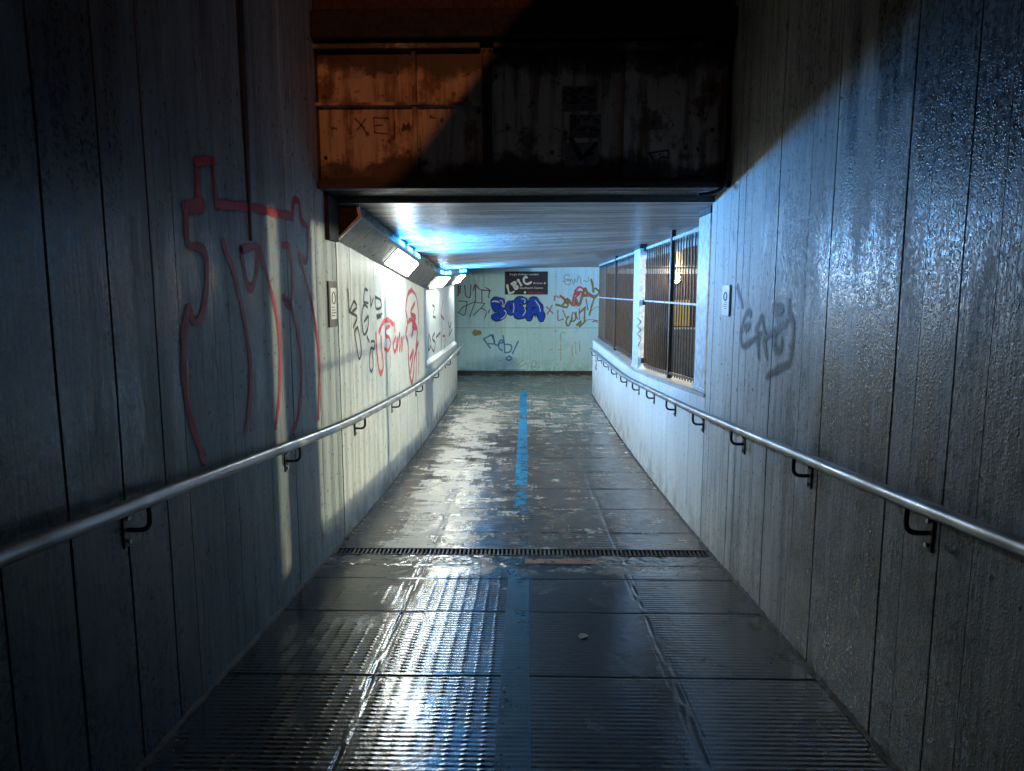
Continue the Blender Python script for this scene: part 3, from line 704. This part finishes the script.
for u, v in ((326, 158), (326, 178), (322, 108), (700, 175), (712, 90), (712, 130)):
    c_ = on_y(u, v, YF+.03); F_(MB().tube([c_, c_+Vector((0, -.012, 0))], .013, 8).build('bolt', M['flange']))
pf = lambda u, v: on_y(u, v, YF+.030)
NF = Vector((0, -1, 0))
S_xe = SP('scratched red lettering', (.06,.015,.01), alpha=.9, soft=.6)
strokes('graffiti', crop(300, 30, 4.282, [(235,378),(262,408),(285,442)], [(282,380),(262,408),(243,430)], [(375,380),(345,377),(316,376)], [(316,376),(318,408),(320,440)], [(320,440),(350,443),(375,445)], [(320,410),(355,408)],
        [(405,390),(405,470)], [(440,432),(443,402),(455,425),(466,402),(469,430)]), S_xe, pf, NF, .013, None).name = 'graffiti'; F_(COL.objects[-1])
strokes('graffiti', crop(545, 70, 7.346, [(760,612),(830,600),(905,590)], [(905,590),(907,620),(905,647)], [(905,647),(870,640),(840,652),(835,690)], [(765,615),(795,655)], [(835,702),(835,745)]), S_black, pf, NF, .016, None).name = 'graffiti'; F_(COL.objects[-1])
def sticker(u0, v0, u1, v1, rot, words=None):
    t = empty('poster', on_y(u0, v1, YF)); 
    a_ = on_y(u0, v1, YF+.026); b_ = on_y(u1, v0, YF+.026)
    t.location = (a_.x, YF+.026, a_.z)
    w, h = b_.x-a_.x, b_.z-a_.z
    t.rotation_euler = (0, R(rot), 0)
    o = MB().box((0, 0, 0), (w, .003, h)).build('sheet', M['paper'], t)
    r = random.Random(int(u0)); mb = MB()
    if words:
        n = 9
        for i in range(n):
            for j in range(6):
                if r.random() < .72 and not (rot < 1 and 3 <= i <= 6 and 2 <= j <= 3 and v0 > 100):
                    x0_, z0_ = w*(.03+.94*i/n), h*(.30+.66*j/6)
                    mb.box((x0_, -.0015, z0_), (x0_+w*.94/n*r.uniform(.7, 1.05), -.0003, z0_+h*.66/6*r.uniform(.7, 1.05)))
        mb.build('print', M['ink'], t)
        lettering(words, h*.17, w*.88, Matrix.Translation((w*.06, -.001, h*.06)) @ Matrix.Rotation(R(90), 4, 'X'), M['ink'], t)
    return t
tag(sticker(562, 86, 597, 111.5, 0, 'DOODCHILD'), 'upper of the two dark printed stickers on the rusty girder', 'sticker', 'stickers on the girder')
tag(sticker(569, 114, 601, 138, .5, 'DOODCHILD'), 'lower dark printed sticker with a pale blank box, on the rusty girder', 'sticker', 'stickers on the girder')
tt = sticker(565, 143, 599, 166, -1.5); tag(tt, 'torn faded sticker lowest on the rusty girder', 'sticker', 'stickers on the girder')
c1 = MB(); 
for tri in ([(.02,.18),(.05,.19),(.12,.06),(.11,.03),(.09,.03)], [(.12,.03),(.22,.13),(.20,.15),(.12,.07)], [(.15,.06),(.20,.06),(.17,.10)]):
    n_ = len(tri); c1.add([(x_, -.001, z_) for x_, z_ in tri], [tuple(range(n_))])
c1.build('print', M['rust_brown'], tt)

# dark plate added for the shade under the girder, left; bent conduit, right
h = MB().box((XL+.004, 4.78, 2.35), (XL+.03, 5.02, 2.655)).build('shade_plate', M['gap'], bevel=.003)
tag(h, 'dark plate standing in for shade on the left wall under the girder end', 'plate')
cd = MB().tube(catmull([(XR-.19, 4.68, 2.625), (XR-.12, 4.64, 2.63), (XR-.06, 4.61, 2.66), (XR-.03, 4.60, 2.76), (XR-.03, 4.60, 3.1)], 8), .012, 10).build('conduit_pipe', M['flange'], smooth=True)
tag(cd, 'thin bent conduit at the right end of the girder over the rough wall', 'pipe')

# ------------------------------------------------------------------ small plates and the sign
def wall_plate_sign(X, s, ua, va, ub_, vb, face, inner, label):
    A = on_x(ua, va, X); B = on_x(ub_, vb, X)
    y0_, y1_ = sorted((A.y, B.y)); zt_, zb_ = max(A.z, B.z), min(A.z, B.z)
    ym = (y0_+y1_)/2; zt_ = on_x((ua+ub_)/2, min(va, vb), X).z; zb_ = on_x((ua+ub_)/2, max(va, vb), X).z
    t = empty('number_plate', (X, ym, zb_)); tag(t, label, 'plate')
    o = local(MB().box((min(X-s*.003, X-s*.014), y0_, zb_), (max(X-s*.003, X-s*.014), y1_, zt_)).build('plate', face, bevel=.003), t)
    xs_ = X-s*.0145
    if inner:
        local(MB().box((min(xs_, xs_-s*.002), y0_+(y1_-y0_)*.14, zb_+(zt_-zb_)*.17), (max(xs_, xs_-s*.002), y1_-(y1_-y0_)*.1, zt_-(zt_-zb_)*.15)).build('label_card', M['white']), t)
        xs_ -= s*.0025
    cy, hh, ww = ym, zt_-zb_, y1_-y0_
    ring = [(xs_, cy+ww*.20*math.cos(a), zb_+hh*.63+hh*.13*math.sin(a)) for a in np.linspace(0, 2*math.pi, 25)]
    local(MB().tube(ring, .004, 6, False).build('emblem', M['ink']), t)
    mb = MB()
    for k in range(4):
        z_ = zb_+hh*(.42-.06*k); mb.box((min(xs_, xs_-s*.0005), cy-ww*.26, z_), (max(xs_, xs_-s*.0005), cy+ww*(.1+.16*((k*7) % 3)/2), z_+hh*.018))
    local(mb.build('print_lines', M['ink']), t)
wall_plate_sign(XL, -1, 326.5, 281, 336, 327, M['plate_grey'], True, 'small grey plate with a white card on the left wall at the joint')
wall_plate_sign(XR, 1, 724.5, 285, 730.5, 316, M['white'], False, 'small white plate on the rough right wall beside the bars')

A_ = on_y(505, 294.5, YE-.02); B_ = on_y(548, 271.4, YE-.02)
sg = empty('direction_sign', (A_.x, YE-.02, A_.z)); tag(sg, 'dark navy direction sign with white lettering on the far blue wall, sprayed over in white', 'sign')
local(MB().box((A_.x, YE-.025, A_.z), (B_.x, YE-.002, B_.z)).build('sign_face', M['navy'], bevel=.003), sg)
RX = Matrix.Rotation(R(90), 4, 'X')
def sg_text(body, u0, u1, v0, v1, mat):
    a = on_y(u0, v1, YE-.0265); b = on_y(u1, v0, YE-.0265)
    me = lettering(body, b.z-a.z, b.x-a.x, Matrix.Translation(a) @ RX, mat, None); local(me, sg)
sg_text("King's College London", 509.5, 538.5, 273.2, 275.2, M['signwhite'])
sg_text("Arena &", 533, 546, 282, 284, M['signwhite'])
sg_text("Southwark Centre", 519.5, 543, 286.8, 288.8, M['signwhite'])
sg_text("Information", 528, 543.5, 291.4, 293.3, M['signred'])
c_ = on_y(525, 292.4, YE-.026); ring = MB().tube([c_, c_+Vector((0, -.001, 0))], .028, 14).build('dot', M['signwhite']); local(ring, sg)

# ------------------------------------------------------------------ graffiti
NL = Vector((1,0,0)); NR = Vector((-1,0,0)); NE = Vector((0,-1,0))
pl_ = lambda u, v: on_x(u, v, XL)
def gf(lines, mat, proj, nrm, w, par, label=None):
    o = strokes('graffiti', lines, mat, proj, nrm, w, None, label); return local(o, par)
W = lambda w, p: {'w': w, 'p': p}
gf(crop(170, 140, 2.336,
   W(.068, [(66,160),(63,100),(61,52)]), W(.06, [(61,52),(80,48),(100,50)]), W(.045, [(98,48),(104,110),(110,160)]),
   W(.09, [(34,160),(55,156),(74,152)]), W(.06, [(38,150),(37,200),(42,244),(62,250),(80,262),(85,300),(84,350),(75,400),(62,426),(50,416),(42,394)]),
   W(.066, [(42,394),(31,450),(31,540),(42,630),(60,700),(78,748)]), W(.06, [(60,690),(70,725),(80,750)]),
   W(.068, [(108,150),(180,156),(235,168),(284,179)]), W(.060, [(285,185),(288,142),(300,147),(306,187),(320,206),(321,250),(317,284),(303,268)]),
   W(.056, [(122,240),(150,320),(172,420),(186,520),(185,610),(175,682)]), W(.060, [(165,256),(200,250),(202,300),(190,346),(177,330),(164,256)]),
   W(.056, [(205,250),(228,330),(250,420),(256,520),(253,610),(246,670)]), W(.060, [(262,246),(276,250),(285,310),(281,388),(262,366),(282,390),(300,470),(306,560),(299,640),(286,682)]),
   W(.052, [(305,282),(325,360),(340,440),(348,540),(346,650)])), S_red, pl_, NL, .04, lw)
C5 = lambda *l: crop(340, 280, 7.01, *l)
gf(C5([(52,70),(58,140),(60,200)], [(62,222),(80,180),(95,150),(115,190),(82,228),(116,262),(90,330)], [(120,330),(100,370),(115,470),(130,552),(146,510),(135,400),(120,330)],
   [(190,190),(162,180),(150,280),(165,382),(192,335),(196,255),(166,292)], [(188,400),(202,432)], [(215,432),(238,432),(236,482),(212,482),(205,600),(216,642),(230,600),(222,500)],
   [(192,72),(172,68),(165,150),(196,162)], [(214,120),(214,182),(232,130)], [(245,118),(282,142),(286,190),(250,198),(245,118)], [(255,250),(292,238)], [(258,268),(286,258)], [(70,225),(90,240)]), S_black, pl_, NL, .035, tw)
gf(C5(W(.07, [(272,365),(300,300),(335,280),(372,312)]), W(.07, [(250,380),(256,500),(270,620),(286,655),(302,600),(292,500),(285,400)]), [(348,322),(320,342),(320,390),(342,402),(352,450),(336,492),(308,480)], [(378,300),(382,360)],
   [(388,400),(370,460),(386,502),(402,402),(396,500),(416,372),(416,500),(432,402),(430,500),(442,402)], W(.02, [(352,500),(353,612)]), W(.02, [(305,500),(312,560)])), S_bred, pl_, NL, .055, tw)
gf(C5(W(.09, [(502,70),(475,100),(460,200),(472,300),(460,380),(475,450),(480,600),(500,720),(515,650),(520,550),(548,430),(530,480),(540,350),(500,280),(470,300)]), [(500,70),(530,110),(546,200),(548,300)],
   W(.08, [(522,160),(494,230),(522,280),(500,400),(516,300)]), [(550,510),(550,660)], [(535,500),(530,702)], W(.09, [(490,550),(512,500),(494,640)]), W(.07, [(500,240),(530,260),(505,330),(535,340)])), S_crim, pl_, NL, .06, tw)
pn = lambda u, v: on_x(u, v, XL-.045)
gf(C5([(657,98),(645,170),(662,190),(650,250),(668,262)], [(622,380),(618,490),(636,450),(624,380)], [(662,370),(645,410),(666,440),(655,500),(640,470)], [(672,402),(702,368)])
   + crop(380, 220, 6.42, [(436,655),(446,690),(456,655),(440,742)], [(445,740),(462,700)]), S_black, pn, NL, .05, tw)
gf(crop(380, 220, 6.42, [(402,520),(392,600),(398,690),(392,771)], [(390,610),(410,640)]) + crop(380, 320, 5.93, [(365,95),(362,180),(380,170),(384,100),(370,95)]), S_crim, pn, NL, .06, tw)

pe_ = lambda u, v: on_y(u, v, YE)
CE = lambda *l: crop(455, 270, 12.84, *l)
gf(CE([(40,330),(44,200),(62,300),(70,200)], [(125,200),(138,320),(165,350),(192,345),(206,190)], [(230,265),(265,185),(322,250),(462,265)], [(265,200),(265,400)], [(345,270),(345,420)], [(392,225),(442,262),(430,350)]), S_purple, pe_, NE, .042, ew)
gf(CE([(45,400),(100,400),(155,405)], [(155,405),(142,500),(128,572)], [(128,572),(105,582),(45,545)], [(45,545),(100,480),(150,455),(270,400)], [(258,410),(222,510),(190,602)], [(255,420),(320,420),(382,430)], [(382,430),(330,492),(235,585)], [(330,492),(390,512),(402,560),(380,622)], [(446,510),(425,550)]), S_black, pe_, NE, .03, ew)
CS = lambda *l: crop(470, 268, 11.38, *l)
body = [[(362,388),(330,372),(288,378),(275,420),(300,455),(350,478),(372,520),(345,560),(275,558)], [(450,408),(440,450),(450,490),(475,500),(486,450),(478,405)],
        [(622,378),(585,362),(540,385),(532,430),(570,462),(608,490),(600,535),(560,545),(535,525)], [(672,572),(680,480),(700,385),(735,375),(780,430),(805,520),(812,580)], [(690,500),(740,490),(790,500)]]
gf(CS(*body), S_navy, pe_, NE, .225, ew)
gf(CS(*body), S_fill, pe_, NE, .165, ew, 'royal blue fill of the bubble letters SOSA')
gf(CS([(325,420),(345,440)], [(462,430),(462,470)], [(580,430),(600,425)], [(715,440),(718,480)], [(700,560),(728,530),(745,560)]), S_navy, pe_, NE, .03, ew)
gf(CS([(345,368),(370,382),(376,432)], [(390,480),(412,508),(395,550),(352,582)], [(494,402),(500,450),(492,505)], [(588,350),(625,358),(622,392)], [(622,452),(630,495),(602,542)], [(742,368),(785,430),(800,492)], W(.045, [(256,382),(290,378),(330,388)])), S_white, pe_, NE, .028, ew)
CP = lambda *l: crop(450, 320, 6.4, *l)
gf(CP([(258,180),(236,150),(215,122)], [(215,122),(240,108),(265,95)], [(265,95),(285,148),(245,152)], [(275,95),(288,155),(312,160)], [(310,150),(342,142),(322,128),(312,175),(332,196)], [(340,100),(348,160),(350,210)], [(350,210),(386,202),(392,162),(350,155)], [(437,135),(400,215)], [(376,230),(396,245),(376,258),(360,245),(376,230)]), S_blue, pe_, NE, .045, ew)
CG = lambda *l: crop(545, 266, 11.68, *l)
gf(CG([(110,400),(120,350),(162,370)], [(150,520),(155,630),(212,620)], [(210,520),(242,600)], [(400,500),(402,622)], [(480,390),(502,512)], [(20,480),(92,552)], [(82,460),(30,562)], [(310,602),(332,540),(382,622)], [(560,650),(600,640),(610,660)]), S_pink, pe_, NE, .055, ew)
gf(CG([(180,350),(240,402),(202,360),(262,440),(282,400),(320,462),(332,370),(362,300),(402,320),(350,382),(392,462),(462,262),(492,330),(450,340)], [(350,290),(402,245),(452,270)], [(360,330),(420,300),(440,350)], [(480,300),(560,350)], [(590,262),(632,290)]), S_bred, pe_, NE, .07, ew)
gf(CG(W(.07, [(130,452),(200,460),(262,380),(258,480),(150,455)]), [(260,380),(302,430),(345,462),(362,380),(402,460),(466,270)], [(470,280),(570,372),(632,300),(582,262)], W(.075, [(540,160),(556,220),(565,300)]), W(.06, [(600,340),(575,380),(545,470),(520,570)]), [(600,350),(450,352)],
   W(.06, [(270,590),(245,652),(272,700),(322,602),(302,642),(352,632),(362,540)]), W(.06, [(392,680),(370,692),(420,642),(402,710),(472,642)]), [(470,480),(402,550)], [(466,490),(460,640)]), S_olive, pe_, NE, .06, ew)
gf(CG([(205,180),(300,162),(222,150),(242,105),(292,110)], [(220,172),(242,212),(290,216),(296,162)], [(310,150),(336,216),(346,150),(366,190),(402,120),(426,222)], [(452,170),(500,182),(512,130)], [(480,632),(550,626),(622,642)], [(530,532),(580,492),(642,470)]), S_black, pe_, NE, .016, ew)
gf(CP([(430,290),(470,255)], [(445,300),(490,275)], [(520,320),(530,262),(550,268),(545,300),(520,300),(542,328)], [(640,192),(650,190)], [(690,192),(712,188)], [(705,120),(708,90),(708,262)], [(670,310),(672,300)], [(720,80),(735,78)], [(780,160),(785,230)], [(800,140),(806,215)], [(826,140),(832,200)], [(300,320),(480,318)], [(672,70),(680,72)]), S_scuff, pe_, NE, .045, ew)
gf(crop(450, 320, 6.4, W(.16, [(158,82),(188,82)])), SP('mustard patch paint', (.35,.26,.08), alpha=.9, soft=.3), pe_, NE, .1, ew)
psg = lambda u, v: on_y(u, v, YE-.026)
gf(crop(500, 266, 18.62, [(135,360),(150,430),(170,505)], [(170,505),(215,500),(255,480)], [(220,330),(250,370),(290,430)], [(215,330),(270,300),(290,330),(255,360),(310,370),(325,410),(290,430)], [(330,270),(350,265)], [(340,260),(365,310),(395,360)], [(500,215),(475,200),(445,240),(450,300),(500,335),(550,320),(580,300)]), S_white, psg, NE, .07, sg)
pr_ = lambda u, v: on_x(u, v, XR)
gf(crop(730, 280, 7.71, [(162,262),(146,242),(112,300),(90,400),(92,490),(120,510),(180,462),(242,420)], [(242,290),(205,380)], [(215,430),(226,592)], [(268,470),(285,592)], [(250,300),(270,400),(282,442)], [(282,442),(360,390),(442,330)], [(350,420),(345,520),(386,550),(402,470)],
   [(456,180),(460,270),(490,322),(486,480),(460,640),(420,662),(290,742)], W(.13, [(350,225),(390,240)]), W(.10, [(125,370),(150,360)]), [(60,60),(100,200)]), S_grey, pr_, NR, .075, rw)
gf(crop(590, 340, 5.506, W(.10, [(30,110),(40,130),(28,150),(38,160)])), S_orange, pr_, NR, .1, jw)
gf([[(637,318),(641,322),(637,326),(641,330),(637,334),(641,338),(638,346)]], S_black, lambda u, v: on_y(u, v, 8.27), NE, .012, pB)

for nm_, (u_, v_, yy_), a_, lb_ in (('paper_scrap', (583, 637, 3.4), .6, 'tiny pale paper scrap on the wet ribbed ramp right of the blue line'), ('paper_scrap', (626, 453, 8.0), 1.9, 'small white paper scrap on the tunnel floor by the low right wall')):
    d_ = ray(u_, v_)
    for _ in range(12): t_ = (zff(yy_)-CAMZ)/d_.z; yy_ = d_.y*t_
    q_ = Vector((d_.x*t_, yy_, zff(yy_)+.001)); rt = Matrix.Rotation(a_, 4, 'Z')
    vs = [q_+(rt @ Vector(p)) for p in ((-.025,-.012,.0),(.02,-.018,.006),(.028,.010,.002),(.0,.02,.009),(-.022,.014,.003))]
    top_ = [p+Vector((0,0,.0015)) for p in vs]
    o = MB().add(vs+top_, [(4,3,2,1,0),(5,6,7,8,9)]+[(i, (i+1)%5, 5+(i+1)%5, 5+i) for i in range(5)]).build(nm_, M['white']); tag(o, lb_, 'litter', 'scraps of paper on the floor')

# ------------------------------------------------------------------ light, world, camera settings
def aim(o, tgt): o.rotation_euler = (Vector(tgt)-o.location).to_track_quat('-Z', 'Y').to_euler()
ld = bpy.data.lights.new('street_light', 'SPOT'); ld.energy = 2000; ld.color = (1.0, .30, .085); ld.spot_size = R(15); ld.spot_blend = .7; ld.shadow_soft_size = .02
lo = bpy.data.objects.new('street_light', ld); COL.objects.link(lo); lo.location = (2.0, -16, 6.215); aim(lo, (.35, 4.7, 3.4))
w = bpy.data.worlds.new('World'); SC.world = w; w.use_nodes = True
nt = w.node_tree; bg = nt.nodes['Background']
bg.inputs[0].default_value = (1.0, .82, .70, 1); bg.inputs[1].default_value = .023      # city night sky

SC.view_settings.view_transform = 'Standard'; SC.view_settings.look = 'None'; SC.view_settings.gamma = 1; SC.view_settings.exposure = .2
SC.render.engine = 'CYCLES'
cy = SC.cycles; cy.use_denoising = True
try: cy.denoiser = 'OPENIMAGEDENOISE'
except Exception: pass
cy.max_bounces = 7; cy.diffuse_bounces = 4; cy.glossy_bounces = 4; cy.transparent_max_bounces = 24
cy.sample_clamp_indirect = 6; cy.caustics_reflective = False; cy.caustics_refractive = False
